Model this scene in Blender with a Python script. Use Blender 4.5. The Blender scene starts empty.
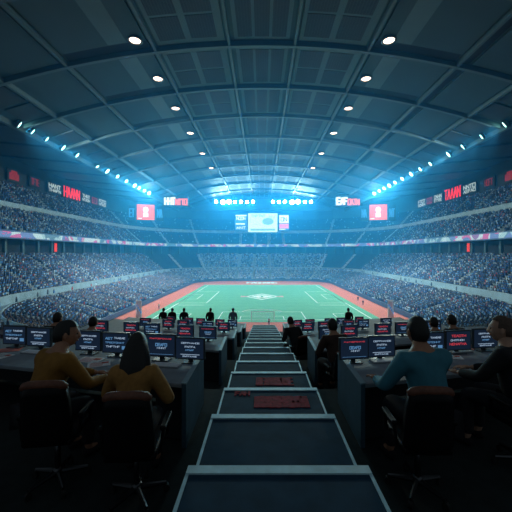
import bpy, bmesh, math, random
import numpy as np
from mathutils import Vector, Matrix
R = math.radians
rnd = random.Random(7)
nr = np.random.default_rng(7)
scn = bpy.context.scene
C = scn.collection
EYE = 18.0                      # camera height above the pitch

# ------------------------------------------------------------------ materials
def mat(name, rgb, rough=.6, metal=0., var=.12, scale=6., emit=None, es=0., bump=0., coat=0.):
    m = bpy.data.materials.new(name); m.use_nodes = True
    nt = m.node_tree; b = nt.nodes['Principled BSDF']
    b.inputs['Roughness'].default_value = rough; b.inputs['Metallic'].default_value = metal
    b.inputs['Coat Weight'].default_value = coat
    b.inputs['Base Color'].default_value = (*rgb, 1)
    if var or bump:
        tc = nt.nodes.new('ShaderNodeTexCoord'); n = nt.nodes.new('ShaderNodeTexNoise')
        n.inputs['Scale'].default_value = scale; n.inputs['Detail'].default_value = 5
        nt.links.new(tc.outputs['Object'], n.inputs['Vector'])
        if var:
            r = nt.nodes.new('ShaderNodeValToRGB')
            r.color_ramp.elements[0].position = .3; r.color_ramp.elements[1].position = .7
            r.color_ramp.elements[0].color = (*[c*(1-var) for c in rgb], 1)
            r.color_ramp.elements[1].color = (*[min(1, c*(1+var)) for c in rgb], 1)
            nt.links.new(n.outputs['Fac'], r.inputs['Fac']); nt.links.new(r.outputs['Color'], b.inputs['Base Color'])
        if bump:
            bp = nt.nodes.new('ShaderNodeBump'); bp.inputs['Strength'].default_value = bump
            nt.links.new(n.outputs['Fac'], bp.inputs['Height']); nt.links.new(bp.outputs['Normal'], b.inputs['Normal'])
    if emit:
        b.inputs['Emission Color'].default_value = (*emit, 1); b.inputs['Emission Strength'].default_value = es
    return m

M = dict(
 concrete=mat('concrete', (.05,.07,.09), .85, var=.25, scale=.8),
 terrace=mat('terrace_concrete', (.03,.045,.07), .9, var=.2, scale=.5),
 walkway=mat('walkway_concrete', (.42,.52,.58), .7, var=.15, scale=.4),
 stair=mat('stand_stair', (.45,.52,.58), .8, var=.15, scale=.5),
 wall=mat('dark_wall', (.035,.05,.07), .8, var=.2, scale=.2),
 blue_wall=mat('navy_fascia', (.06,.12,.24), .6, var=.15, scale=.3),
 seat=mat('navy_plastic_seat', (.018,.055,.15), .5, var=.2, scale=.3),
 ceil=mat('ceiling_panel_teal', (.026,.062,.072), .6, var=.12, scale=.12),
 ceil2=mat('ceiling_panel_pale', (.08,.145,.16), .6, var=.12, scale=.12),
 beam=mat('ceiling_beam', (.06,.105,.118), .5, var=.12, scale=.3),
 slot=mat('ceiling_slot_black', (.006,.007,.008), .8, var=.2),
 soffit=mat('soffit', (.035,.05,.058), .7, var=.2, scale=.2),
 steel=mat('dark_steel', (.06,.07,.08), .45, .6, var=.1),
 track=mat('red_track', (.62,.13,.08), .85, var=.08, scale=.4),
 line=mat('white_line_paint', (.8,.85,.82), .7, var=.06, scale=.5),
 pinkpaint=mat('pink_paint', (.6,.3,.26), .7, var=.1, scale=.5),
 redpaint=mat('faded_red_paint', (.34,.014,.035), .8, var=.5, scale=22.),
 tread=mat('stair_tread', (.016,.05,.09), .85, var=.22, scale=5., bump=.05),
 nosing=mat('nosing_pale', (.50,.74,.82), .45, var=.15, scale=9.),
 desk=mat('desk_top_laminate', (.25,.29,.33), .6, var=.12, scale=7.),
 deskedge=mat('desk_panel', (.055,.125,.175), .6, var=.15, scale=4.),
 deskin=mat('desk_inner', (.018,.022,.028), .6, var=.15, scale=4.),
 edge_light=mat('painted_edge_highlight', (.24,.36,.41), .5, var=.1, scale=9.),  # highlight colour for the desk end panels' top edges
 case=mat('monitor_case', (.035,.05,.065), .4, var=.1, scale=20.),
 screen=mat('screen_dark', (.01,.016,.03), .25, var=0, emit=(.02,.045,.10), es=.24),
 txt_w=mat('screen_text_white', (.1,.1,.1), .4, var=0, emit=(.45,.62,.85), es=.55),
 txt_b=mat('screen_text_blue', (.1,.1,.1), .4, var=0, emit=(.12,.32,.62), es=.6),
 txt_r=mat('screen_text_red', (.1,.02,.02), .4, var=0, emit=(.75,.06,.09), es=.55),
 paper=mat('paper_white', (.88,.88,.88), .7, var=.06, scale=20.),
 ink=mat('print_grey', (.10,.12,.15), .7, var=.2, scale=30.),
 redpaper=mat('paper_red', (.70,.14,.10), .7, var=.15, scale=20.),
 key=mat('keyboard_keys', (.88,.9,.92), .5, var=.05, scale=30.),
 keybase=mat('keyboard_body', (.25,.28,.32), .5, var=.1, scale=30.),
 leather=mat('black_leather', (.006,.006,.007), .45, var=.3, scale=30., bump=.1),
 brown=mat('brown_leather', (.16,.055,.03), .5, var=.25, scale=25., bump=.08),
 chrome=mat('chrome', (.12,.125,.135), .35, 1., var=.05),
 rubber=mat('black_rubber', (.012,.012,.013), .7, var=.1),
 skin=mat('skin_tan', (.42,.20,.12), .55, var=.08, scale=25.),
 skin2=mat('skin_pale', (.50,.28,.19), .55, var=.08, scale=25.),
 hair=mat('hair_black', (.008,.007,.007), .5, var=.3, scale=60., bump=.3),
 hairbrown=mat('hair_grey_brown', (.085,.05,.034), .6, var=.3, scale=60., bump=.3),
 eye=mat('eye_dark', (.02,.015,.012), .2, var=0),
 lip=mat('lip', (.30,.09,.07), .5, var=0),
 mustard=mat('mustard_cotton', (.30,.135,.018), .85, var=.15, scale=14., bump=.1),
 mustard2=mat('mustard_knit', (.36,.17,.04), .85, var=.15, scale=30., bump=.15),
 teal=mat('teal_cotton', (.04,.20,.27), .8, var=.12, scale=12., bump=.1),
 black=mat('black_cloth', (.008,.008,.01), .85, var=.2, scale=12., bump=.1),
 brownshirt=mat('dark_brown_cloth', (.05,.024,.018), .85, var=.2, scale=12.),
 trousers=mat('charcoal_trousers', (.012,.013,.018), .85, var=.2, scale=14.),
 white_cloth=mat('white_cloth', (.75,.78,.8), .8, var=.06, scale=10.),
 grey_cloth=mat('grey_blue_cloth', (.18,.24,.34), .85, var=.1, scale=10.),
 white_metal=mat('white_painted_metal', (.8,.84,.86), .35, var=.04),
 net=mat('white_net', (.7,.75,.78), .8, var=.05),
 lens=mat('floodlight_lens', (.8,.9,.9), .3, var=0, emit=(.42,1.0,.95), es=8.),
 lens_far=mat('bank_lens', (.8,.9,.9), .3, var=0, emit=(.62,.93,1.0), es=42.),
 lens_warm=mat('downlight_lens', (.9,.8,.7), .3, var=0, emit=(1.0,.70,.55), es=4.5),
 sc_mint=mat('scoreboard_mint', (.1,.1,.1), .4, var=0, emit=(.52,.95,.85), es=1.3),
 sc_blue=mat('scoreboard_blue', (.05,.1,.1), .4, var=0, emit=(.05,.25,.6), es=.8),
 sc_white=mat('scoreboard_white', (.1,.1,.1), .4, var=0, emit=(.75,.95,1.), es=1.3),
 sc_pink=mat('scoreboard_pink', (.1,.1,.1), .4, var=0, emit=(.9,.25,.5), es=1.0),
 sc_orange=mat('scoreboard_orange', (.1,.1,.1), .4, var=0, emit=(1.,.13,.0), es=1.1),
 sg_red=mat('sign_red_glow', (.1,.02,.02), .4, var=0, emit=(1.,.015,.02), es=1.1),
 sg_dimred=mat('sign_dim_red', (.1,.02,.02), .4, var=0, emit=(.5,.02,.03), es=.35),
 sg_white=mat('sign_white_glow', (.1,.1,.1), .4, var=0, emit=(.5,.75,.85), es=.75),
 sg_orange=mat('sign_orange_glow', (.1,.1,.1), .4, var=0, emit=(.8,.42,.16), es=.7),
 sg_mint=mat('sign_mint_glow', (.1,.1,.1), .4, var=0, emit=(.3,.75,.75), es=.7),
 sg_back=mat('sign_backing', (.015,.02,.03), .5, var=.1),
 redlamp=mat('red_wall_lamp', (.2,.02,.02), .4, var=0, emit=(1.,.06,.03), es=.8),
)
def grass_mat():
    m = mat('mown_grass', (.10,.36,.20), .9, var=0); nt = m.node_tree; b = nt.nodes['Principled BSDF']
    tc = nt.nodes.new('ShaderNodeTexCoord'); w = nt.nodes.new('ShaderNodeTexWave'); w.bands_direction = 'Y'
    w.inputs['Scale'].default_value = .045; w.inputs['Distortion'].default_value = .3
    n = nt.nodes.new('ShaderNodeTexNoise'); n.inputs['Scale'].default_value = .25; n.inputs['Detail'].default_value = 8
    a = nt.nodes.new('ShaderNodeMath'); a.operation = 'MULTIPLY_ADD'; a.inputs[1].default_value = .25
    r = nt.nodes.new('ShaderNodeValToRGB')
    r.color_ramp.elements[0].color = (.085,.33,.19,1); r.color_ramp.elements[1].color = (.13,.42,.25,1)
    nt.links.new(tc.outputs['Object'], w.inputs['Vector']); nt.links.new(tc.outputs['Object'], n.inputs['Vector'])
    nt.links.new(w.outputs['Fac'], a.inputs[0]); nt.links.new(n.outputs['Fac'], a.inputs[2])
    nt.links.new(a.outputs[0], r.inputs['Fac']); nt.links.new(r.outputs['Color'], b.inputs['Base Color'])
    return m
M['grass'] = grass_mat()
for k_ in ('tread','desk','deskedge','redpaint','leather'): M[k_].node_tree.nodes['Principled BSDF'].inputs['Specular IOR Level'].default_value = .18
def ribbon_mat():
    m = mat('led_ribbon_screen', (.02,.02,.03), .4, var=0); nt = m.node_tree; b = nt.nodes['Principled BSDF']
    tc = nt.nodes.new('ShaderNodeTexCoord'); v = nt.nodes.new('ShaderNodeTexVoronoi'); v.inputs['Scale'].default_value = .22
    n = nt.nodes.new('ShaderNodeTexNoise'); n.inputs['Scale'].default_value = .09; n.inputs['Detail'].default_value = 1
    s = nt.nodes.new('ShaderNodeSeparateColor'); a = nt.nodes.new('ShaderNodeMath'); a.operation = 'MULTIPLY_ADD'; a.inputs[1].default_value = .35
    r = nt.nodes.new('ShaderNodeValToRGB'); r.color_ramp.interpolation = 'CONSTANT'
    cols = [(0,(.08,.22,.36)),(.48,(.35,.62,.72)),(.56,(.5,.75,.85)),(.64,(.12,.22,.55)),(.75,(.58,.10,.38)),(.80,(.55,.75,.85)),(.9,(.25,.12,.38))]
    r.color_ramp.elements[0].color = (*cols[0][1],1); r.color_ramp.elements[1].position = cols[1][0]; r.color_ramp.elements[1].color = (*cols[1][1],1)
    for p, c in cols[2:]:
        e = r.color_ramp.elements.new(p); e.color = (*c,1)
    nt.links.new(tc.outputs['Object'], v.inputs['Vector']); nt.links.new(tc.outputs['Object'], n.inputs['Vector'])
    nt.links.new(v.outputs['Color'], s.inputs['Color']); nt.links.new(s.outputs[0], a.inputs[0]); nt.links.new(n.outputs['Fac'], a.inputs[2])
    nt.links.new(a.outputs[0], r.inputs['Fac']); nt.links.new(r.outputs['Color'], b.inputs['Emission Color'])
    b.inputs['Emission Strength'].default_value = .8
    return m
M['ribbon'] = ribbon_mat()
def perf_mat():
    m = mat('perforated_panel', (.03,.04,.045), .7, var=0); nt = m.node_tree; b = nt.nodes['Principled BSDF']
    tc = nt.nodes.new('ShaderNodeTexCoord'); v = nt.nodes.new('ShaderNodeTexBrick'); v.inputs['Scale'].default_value = .9
    v.inputs['Color1'].default_value = (.010,.016,.02,1); v.inputs['Color2'].default_value = (.018,.026,.03,1); v.inputs['Mortar'].default_value = (.05,.07,.08,1)
    v.inputs['Mortar Size'].default_value = .04; v.offset = 0
    nt.links.new(tc.outputs['Object'], v.inputs['Vector']); nt.links.new(v.outputs['Color'], b.inputs['Base Color'])
    return m
M['perf'] = perf_mat()

# ------------------------------------------------------------------ helpers
def V(x, d, v): return Vector((x, d, EYE - v))        # sideways, distance, drop below the eye
def link(name, bm, mats, parent=None, smooth=False, loc=None):
    me = bpy.data.meshes.new(name); bm.normal_update(); bm.to_mesh(me); bm.free()
    for m in (mats if isinstance(mats, (list, tuple)) else [mats]): me.materials.append(M[m] if isinstance(m, str) else m)
    if smooth:
        for p in me.polygons: p.use_smooth = True
    o = bpy.data.objects.new(name, me); C.objects.link(o)
    if parent: o.parent = parent
    if loc is not None: o.location = loc
    return o
def tag(o, label, cat, group=None):
    o['label'] = label; o['category'] = cat
    if group: o['group'] = group
    return o
def struct(o, label=None):
    o['kind'] = 'structure'
    if label: o['label'] = label
    return o
def empty(name, loc, rz=0., label=None, cat=None, group=None):
    o = bpy.data.objects.new(name, None); C.objects.link(o); o.location = loc; o.rotation_euler = (0,0,rz); o.empty_display_size = .2
    if label: tag(o, label, cat, group)
    return o
def dup(o, parent=None):
    c = o.copy(); C.objects.link(c)
    for k in ('label','group'):
        if k in c: del c[k]
    if parent: c.parent = parent
    for ch in list(o.children):
        if ch.type in ('MESH','EMPTY','LIGHT'):
            d = dup(ch, c); d.matrix_parent_inverse = ch.matrix_parent_inverse.copy()
            if 'label' in ch: d['label'] = ch['label']
    return c
def box(bm, x0, x1, y0, y1, z0, z1, mi=0, mtx=None, bev=0.):
    vs = [Vector((x, y, z)) for x in (x0,x1) for y in (y0,y1) for z in (z0,z1)]
    if mtx is not None: vs = [mtx @ v for v in vs]
    v = [bm.verts.new(c) for c in vs]
    fs = [bm.faces.new([v[i] for i in f]) for f in ((0,1,3,2),(4,6,7,5),(0,4,5,1),(2,3,7,6),(0,2,6,4),(1,5,7,3))]
    for f in fs: f.material_index = mi
    if bev:
        es = list({e for f in fs for e in f.edges})
        r = bmesh.ops.bevel(bm, geom=es, offset=bev, segments=3, profile=.5, affect='EDGES', clamp_overlap=True)
        for f in r['faces']: f.material_index = mi
    return fs
def prism(bm, pts, z0, z1, mi=0):
    lo = [bm.verts.new((p[0], p[1], z0)) for p in pts]; hi = [bm.verts.new((p[0], p[1], z1)) for p in pts]
    n = len(pts); fs = [bm.faces.new(hi), bm.faces.new(lo[::-1])]
    for i in range(n): fs.append(bm.faces.new((lo[i], lo[(i+1)%n], hi[(i+1)%n], hi[i])))
    for f in fs: f.material_index = mi
    bmesh.ops.recalc_face_normals(bm, faces=fs)
    return fs
def tube(bm, pts, r, seg=8, mi=0, caps=True):
    pts = [Vector(p) for p in pts]; rr = r if isinstance(r, (list,tuple)) else [r]*len(pts); rings = []
    for i, p in enumerate(pts):
        t = (pts[min(i+1,len(pts)-1)] - pts[max(i-1,0)]).normalized()
        a = t.cross(Vector((0,0,1)) if abs(t.z) < .9 else Vector((1,0,0))).normalized(); b = t.cross(a)
        rings.append([bm.verts.new(p + (a*math.cos(2*math.pi*k/seg) + b*math.sin(2*math.pi*k/seg))*rr[i]) for k in range(seg)])
    for i in range(len(pts)-1):
        for k in range(seg):
            f = bm.faces.new((rings[i][k], rings[i][(k+1)%seg], rings[i+1][(k+1)%seg], rings[i+1][k])); f.material_index = mi
    if caps:
        for rg in (rings[0][::-1], rings[-1]): f = bm.faces.new(rg); f.material_index = mi
def lathe(bm, prof, seg=24, mi=0, c=(0,0,0)):
    rings = []
    for r, z in prof:
        rings.append([bm.verts.new((c[0]+r*math.cos(2*math.pi*k/seg), c[1]+r*math.sin(2*math.pi*k/seg), c[2]+z)) for k in range(seg)])
    for i in range(len(prof)-1):
        for k in range(seg):
            f = bm.faces.new((rings[i][k], rings[i][(k+1)%seg], rings[i+1][(k+1)%seg], rings[i+1][k])); f.material_index = mi
    for rg in (rings[0][::-1], rings[-1]): f = bm.faces.new(rg); f.material_index = mi
def glyphs(bm, O, ux, uz, w, h, n, mi, rg, th=.16, out=.02, seq=None):
    """n letter-like marks of upright, level and slanting strokes on a plane, as thin blocks"""
    ux, uz = Vector(ux).normalized(), Vector(uz).normalized(); un = ux.cross(uz); O = Vector(O)
    cw = w/n; t = th*h
    def bar(a, b):
        a = Vector((a[0]*cw*.8, a[1]*h)); b = Vector((b[0]*cw*.8, b[1]*h)); d = (b-a)
        if d.length < 1e-6: return
        d.normalize(); p = Vector((-d.y, d.x))*t/2
        co = [a-p-d*t*.3, b-p+d*t*.3, b+p+d*t*.3, a+p-d*t*.3]
        f = [bm.verts.new(O + ux*(c.x+x0) + uz*c.y + un*out) for c in co]
        g = [bm.verts.new(O + ux*(c.x+x0) + uz*c.y - un*out) for c in co]
        for q in ((f), (g[::-1]), *[(f[(i+1)%4], f[i], g[i], g[(i+1)%4]) for i in range(4)]):
            bm.faces.new(q).material_index = mi
    forms = [[((0,0),(0,1)),((0,1),(1,0)),((1,0),(1,1))], [((0,0),(.5,1)),((.5,1),(1,0)),((.25,.4),(.75,.4))], [((0,0),(0,1)),((0,1),(1,1)),((0,.5),(.8,.5))],
             [((0,0),(1,0)),((1,0),(1,1)),((1,1),(0,1)),((0,1),(0,0))], [((0,1),(1,1)),((.5,0),(.5,1))], [((0,0),(0,1)),((0,.5),(1,.5)),((1,0),(1,1))], [((0,0),(1,0)),((0,.5),(1,.5)),((0,1),(1,1)),((0,0),(0,1))]]
    o0 = out
    for k in range(n):
        x0 = k*cw + cw*.1
        for q, (a, b) in enumerate(forms[seq[k]] if seq else rg.choice(forms)):
            out = o0*(1+.22*q); bar(a, b)

# ------------------------------------------------------------------ camera
cam = bpy.data.cameras.new('camera'); co = bpy.data.objects.new('camera', cam); C.objects.link(co)
cam.sensor_width = 36; cam.lens = 36*330/512; cam.shift_x = -6/512; cam.shift_y = -3/512; cam.clip_end = 800; cam.clip_start = .05
co.location = (0, 0, EYE); co.rotation_euler = (R(90), 0, 0); scn.camera = co

# ------------------------------------------------------------------ pitch and track
bm = bmesh.new(); box(bm, -110, 110, 22, 290, -1.0, -.02); struct(link('floor', bm, 'track'), 'red running track around the pitch')
bm = bmesh.new(); box(bm, -32.5, 32.5, 86, 187, -.02, .0); o = struct(link('floor_grass_pitch', bm, 'grass'), 'green grass pitch with white lines')
bm = bmesh.new(); q = .22
def gl(x0, x1, y0, y1): box(bm, min(x0,x1), max(x0,x1), min(y0,y1), max(y0,y1), 0., .012)
def rect(x0, x1, y0, y1, w=.24):
    gl(x0, x1, y0-w/2, y0+w/2); gl(x0, x1, y1-w/2, y1+w/2); gl(x0-w/2, x0+w/2, y0, y1); gl(x1-w/2, x1+w/2, y0, y1)
rect(-30, 30, 89, 184, .34)
for s in (-1, 1):
    rect(s*30, s*20, 119, 154, .3); rect(s*30, s*25.5, 129, 143, .26); rect(s*21, s*26, 91.5, 98, .22)
    gl(s*20, s*29, 113.8, 114.2)
rect(-12, 12, 89, 101, .22); rect(-6, 6, 89, 94, .2)
for k in range(24):
    a0, a1 = R(180*k/24), R(180*(k+1)/24)
    tube(bm, [(6*math.cos(a0), 101+4*math.sin(a0), .008), (6*math.cos(a1), 101+4*math.sin(a1), .008)], .11, 4)
struct(link('trim_pitch_lines', bm, 'line', o), 'white lines')
# emblem on the grass
bm = bmesh.new()
def flat(pts, mi, z=.014):
    f = bm.faces.new([bm.verts.new((p[0], 136.5+p[1], z)) for p in pts]); f.material_index = mi
    if f.normal.z < 0: f.normal_flip()
    f.normal_update()
def dring(a, b, a2, b2, mi):
    k = [(a,0),(0,b),(-a,0),(0,-b)]; k2 = [(a2,0),(0,b2),(-a2,0),(0,-b2)]
    for i in range(4): flat([k[i], k[(i+1)%4], k2[(i+1)%4], k2[i]], mi)
dring(7.2, 9.5, 6.0, 7.6, 0); dring(4.6, 4.9, 2.9, 3.0, 0)
for s in (-1, 1):
    flat([(s*8.8,-2.2),(s*8.8,2.2),(s*5.6,0.8),(s*5.6,-.8)][::s], 1, .02)
    flat([(s*2.4,-1.8),(s*2.4,1.8),(s*.5,1.2),(s*.5,-1.2)][::s], 0, .02)
flat([(-2.6,-4.6),(2.6,-4.6),(1.6,-3.5),(-1.6,-3.5)], 1, .02)
struct(link('trim_pitch_emblem', bm, ['line','pinkpaint'], o), 'white and pink lozenge emblem')
bm = bmesh.new(); glyphs(bm, (-9,196,-.005), (1,0,0), (0,1,0), 18, 7, 7, 0, rnd, .2, .012)
struct(link('trim_track_lettering', bm, 'line'), 'white painted marks on red track')

# ------------------------------------------------------------------ the bowl
A, ZN, ZF, RN, RF = 41., 62., 213., 24., 20.
TH = R(62)
def path(d, step=3., near=True):
    """points (x, y, nx, ny, tag, s) along the bowl at offset d outward; n points to the pitch"""
    P = []
    if near:
        cx, cy, r = -A+RN, ZN+RN, RN+d
        for k in range(13):
            t = TH*(1-k/12); P.append((cx-r*math.cos(t), cy-r*math.sin(t), math.cos(t), math.sin(t)))
        y0 = ZN+RN
    else:
        y0 = 76.; P.append((-A-d, y0, 1, 0))
    for k in range(1, 15): P.append((-A-d, y0+(ZF-RF-y0)*k/14, 1, 0))
    cx, cy, r = -A+RF, ZF-RF, RF+d
    for k in range(1, 11):
        t = R(90)*k/10; P.append((cx-r*math.cos(t), cy+r*math.sin(t), math.cos(t), -math.sin(t)))
    half = P + [(0, ZF+d, 0, -1)]
    return half + [(-p[0], p[1], -p[2], p[3]) for p in P[::-1]]
def sweep(name, prof, m, near=True, label=None):
    bm = bmesh.new(); rows = []
    for d, h in prof: rows.append([bm.verts.new((p[0], p[1], h)) for p in path(d, near=near)])
    for a, b in zip(rows, rows[1:]):
        for i in range(len(a)-1): bm.faces.new((a[i], a[i+1], b[i+1], b[i]))
    return struct(link(name, bm, m), label)
def steps(d0, h0, d1, h1, n):
    P = []; dd, dh = (d1-d0)/n, (h1-h0)/n
    for k in range(n): P += [(d0+k*dd, h0+k*dh), (d0+(k+1)*dd, h0+k*dh)]
    return P + [(d1, h1)]
T1 = (0., 1.2, 16., 5.9, 19); T2 = (19.5, 7.0, 35., 17.4, 19)
T3 = (35.6, 25., 46., 33.3, 13); T4 = (47., 35.2, 57., 45., 12)
sweep('wall_pitch_side', [(-.3,-.02),(-.3,1.35),(0,1.35),(0,1.2)], 'blue_wall', True, 'navy wall between track and stands')
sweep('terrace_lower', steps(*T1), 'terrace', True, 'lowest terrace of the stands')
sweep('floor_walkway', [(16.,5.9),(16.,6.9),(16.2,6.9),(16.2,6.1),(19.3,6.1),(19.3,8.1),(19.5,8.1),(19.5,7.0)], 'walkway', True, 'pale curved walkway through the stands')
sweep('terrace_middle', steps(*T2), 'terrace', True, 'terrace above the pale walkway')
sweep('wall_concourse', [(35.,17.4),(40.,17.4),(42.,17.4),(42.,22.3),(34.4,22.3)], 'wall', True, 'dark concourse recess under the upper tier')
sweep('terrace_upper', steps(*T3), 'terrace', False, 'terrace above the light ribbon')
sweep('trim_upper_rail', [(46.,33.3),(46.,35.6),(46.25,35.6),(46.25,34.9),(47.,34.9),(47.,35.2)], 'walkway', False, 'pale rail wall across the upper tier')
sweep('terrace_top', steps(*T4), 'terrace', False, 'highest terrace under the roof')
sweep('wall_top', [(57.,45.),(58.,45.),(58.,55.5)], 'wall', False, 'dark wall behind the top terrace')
sweep('trim_fascia', [(34.4,22.3),(34.4,22.7),(35.6,22.7),(35.6,25.0)], 'blue_wall', False)
# ribbon
bm = bmesh.new(); rows = []
for d, h in ((35.0,22.75),(34.9,22.75),(34.9,24.5),(35.0,24.5)): rows.append([bm.verts.new((p[0],p[1],h)) for p in path(d, near=False)])
for i in range(len(rows[0])-1):
    for a, b in zip(rows, rows[1:]): bm.faces.new((a[i], a[i+1], b[i+1], b[i]))
tag(link('led_ribbon', bm, 'ribbon'), 'long thin glowing colour ribbon screen around the upper tier edge', 'screen')
# recess columns and red lamps
bm = bmesh.new()
pp = path(37.5)
def lerp_path(d, sp, near=True):
    out = []; P = path(d, near=near); acc = 0.; nxt = 0.
    for a, b in zip(P, P[1:]):
        L = math.hypot(b[0]-a[0], b[1]-a[1])
        while nxt <= acc+L:
            t = (nxt-acc)/L; n = Vector((a[2]+(b[2]-a[2])*t, a[3]+(b[3]-a[3])*t)).normalized()
            out.append((a[0]+(b[0]-a[0])*t, a[1]+(b[1]-a[1])*t, n.x, n.y, nxt)); nxt += sp
        acc += L
    return out
for x, y, nx, ny, s in lerp_path(37.6, 7.4): box(bm, x-.45, x+.45, y-.45, y+.45, 17.4, 22.3)
struct(link('column_concourse', bm, 'beam'), 'columns in the dark recess')

# ---- seats, spectators
W = ['white','pale','sky','blue','navy','navy2','grey','red','pink']
shirt = {'white':(.66,.76,.84),'pale':(.34,.48,.64),'sky':(.13,.34,.64),'blue':(.035,.13,.40),'navy':(.015,.05,.15),'navy2':(.012,.025,.07),'grey':(.14,.17,.22),'red':(.50,.05,.06),'pink':(.5,.2,.24)}
for k, c in shirt.items(): M['crowd_'+k] = mat('crowd_'+k, c, .8, var=.1, scale=3.)
M['crowd_skin'] = mat('crowd_skin', (.24,.17,.15), .7, var=.15, scale=.3)
M['crowd_hair'] = mat('crowd_hair', (.02,.016,.014), .7, var=.2, scale=.3)
def is_aisle(x, y, d, far_ok):
    # arcs: radial aisles; straights: every 15 m
    if y > ZF-RF and abs(x) > A-RF:
        t = math.degrees(math.atan2(y-(ZF-RF), abs(x)-(A-RF))); w = math.degrees(.75/(RF+d))
        return min(abs(t-a) for a in (12, 38, 62)) < w
    if y < ZN+RN:
        t = math.degrees(math.atan2(ZN+RN-y, abs(x)-(A-RN))); w = math.degrees(.75/(RN+d))
        return min(abs(t-a) for a in (8, 30, 52)) < w
    if abs(x) <= A-RF and y > ZF-1: return abs((abs(x)+5.5) % 11 - 5.5*0) < 1.0 or abs((abs(x)+5.5) % 11 - 11) < 1.0
    u = (y - 90) % 16
    return u < 1.0 or u > 15.0
spots, ais = [], []
def gap_corner(x, y, d): # dark tunnel wedge in the far corners
    if not (y > ZF-RF and abs(x) > A-RF): return False
    t = math.degrees(math.atan2(y-(ZF-RF), abs(x)-(A-RF)))
    return d > 19 and 14 < t < 60
for tier, (d0, h0, d1, h1, n), near, fill in ((1,T1,True,.93),(2,T2,True,.93),(3,T3,False,.8),(4,T4,False,.62)):
    dd, dh = (d1-d0)/n, (h1-h0)/n
    for r in range(n):
        d, h = d0+(r+.55)*dd, h0+r*dh
        for x, y, nx, ny, s in lerp_path(d, .62, near):
            if is_aisle(x, y, d, True): ais.append((x, y, nx, ny, h, dd, dh, tier)); continue
            if tier < 3 and gap_corner(x, y, d): continue
            f = fill
            if tier >= 3 and y > 200: f = .05
            spots.append((x, y, nx, ny, h, tier, nr.random() < f))
for d in (16.9, 17.8):          # people standing along the far run of the walkway, a few on the sides
    for x, y, nx, ny, s in lerp_path(d, .7):
        if y > ZF-8 or nr.random() < .05: spots.append((x, y, nx, ny, 6.1, 1.5, True))
S = np.array([s[:5] for s in spots]); tier = np.array([s[5] for s in spots]); occ = np.array([s[6] for s in spots], bool)
def bulk(name, S, tmpl_v, tmpl_f, fmat, mats, smooth=False, rot=None):
    n = len(S); tv = np.array(tmpl_v, float); tf = np.array(tmpl_f); nv, nf = tv.shape[-2], len(tf)
    if tv.ndim == 2: tv = np.broadcast_to(tv, (n, nv, 3)) if False else np.repeat(tv[None], n, 0)
    nx, ny = S[:,2:3], S[:,3:4]
    X = S[:,0:1] + tv[:,:,0]*ny + tv[:,:,1]*nx
    Y = S[:,1:2] - tv[:,:,0]*nx + tv[:,:,1]*ny
    Z = S[:,4:5] + tv[:,:,2]
    co = np.stack([X, Y, Z], -1).reshape(-1, 3).astype(np.float32)
    loops = (tf[None] + (np.arange(n)*nv)[:,None,None]).reshape(-1).astype(np.int32)
    me = bpy.data.meshes.new(name)
    me.vertices.add(len(co)); me.vertices.foreach_set('co', co.ravel())
    me.loops.add(len(loops)); me.loops.foreach_set('vertex_index', loops)
    me.polygons.add(n*nf); me.polygons.foreach_set('loop_start', np.arange(0, n*nf*4, 4, dtype=np.int32))
    me.polygons.foreach_set('material_index', np.asarray(fmat, np.int32).ravel())
    for m in mats: me.materials.append(M[m])
    me.update(calc_edges=True); me.validate()
    o = bpy.data.objects.new(name, me); C.objects.link(o); return o
BF = [(0,1,3,2),(4,6,7,5),(0,4,5,1),(2,3,7,6),(1,5,7,3)]        # box without its underside
def bv(x0,x1,y0,y1,z0,z1, t=1.): 
    return [(x*(t if z==z1 else 1), y, z) for x in (x0,x1) for y in (y0,y1) for z in (z0,z1)]
# seats
o = bulk('stadium_seating', S[tier != 1.5], bv(-.24,.24,-.30,-.24,.0,.84), BF, np.zeros((int((tier != 1.5).sum()),5)), ['seat'])
o['kind'] = 'stuff'; tag(o, 'rows of navy plastic seats filling the stands', 'seats')
# stairs of the stands
if ais:
    A_ = np.array([a[:5] for a in ais]); 
    o = bulk('stairs_stand', A_, bv(-.5,.5,-.45,.45,-.3,.35), BF, np.zeros((len(A_),5)), ['stair']); struct(o, 'pale stairs between blocks of seats')
# pick the spectators that show largest
px = 262 + 330*S[:,0]/S[:,1]; pyy = 253 + 330*(EYE-S[:,4]-.8)/S[:,1]
vis = occ & (px > 4) & (px < 508) & (pyy < 314) & (pyy > 150) & (tier != 1.5)
order = np.argsort(np.where(vis, S[:,1], 1e9))[:290]
single = np.zeros(len(S), bool); single[order] = True
rest = np.where(occ & ~single)[0]
n = len(rest)
tv = np.array(bv(-.19,.19,-.12,.12,.40,.98,1.15) + bv(-.1,.1,-.11,.1,1.0,1.24,.85))
tf = BF + [tuple(i+8 for i in f) for f in BF]
TV = np.repeat(tv[None], n, 0)
TV[:,:,0] *= nr.uniform(.9,1.12,(n,1)); TV[:,:,2] *= nr.uniform(.93,1.1,(n,1)); TV[:,:,1] += nr.uniform(-.06,.12,(n,1)); TV[:,:,0] += nr.uniform(-.07,.07,(n,1))
TV[tier[rest] == 1.5, :, 2] *= 1.4
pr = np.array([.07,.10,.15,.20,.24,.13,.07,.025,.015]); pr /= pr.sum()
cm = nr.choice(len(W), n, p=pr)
pf = np.array([.28,.2,.16,.12,.10,.06,.04,.02,.02]); farm = S[rest,1] > 205; cm[farm] = nr.choice(len(W), int(farm.sum()), p=pf)  # far stand gets paler clothes, standing in for stronger light there
fm = np.zeros((n,10), int); fm[:,:5] = cm[:,None]; fm[:,5:] = len(W); fm[:,[6-1,7]] = len(W)+1; fm[:,9] = len(W)+1
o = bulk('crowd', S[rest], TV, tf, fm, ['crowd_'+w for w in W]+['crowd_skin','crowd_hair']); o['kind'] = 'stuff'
tag(o, 'packed crowd of tiny spectators filling the stands all around', 'crowd')
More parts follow.
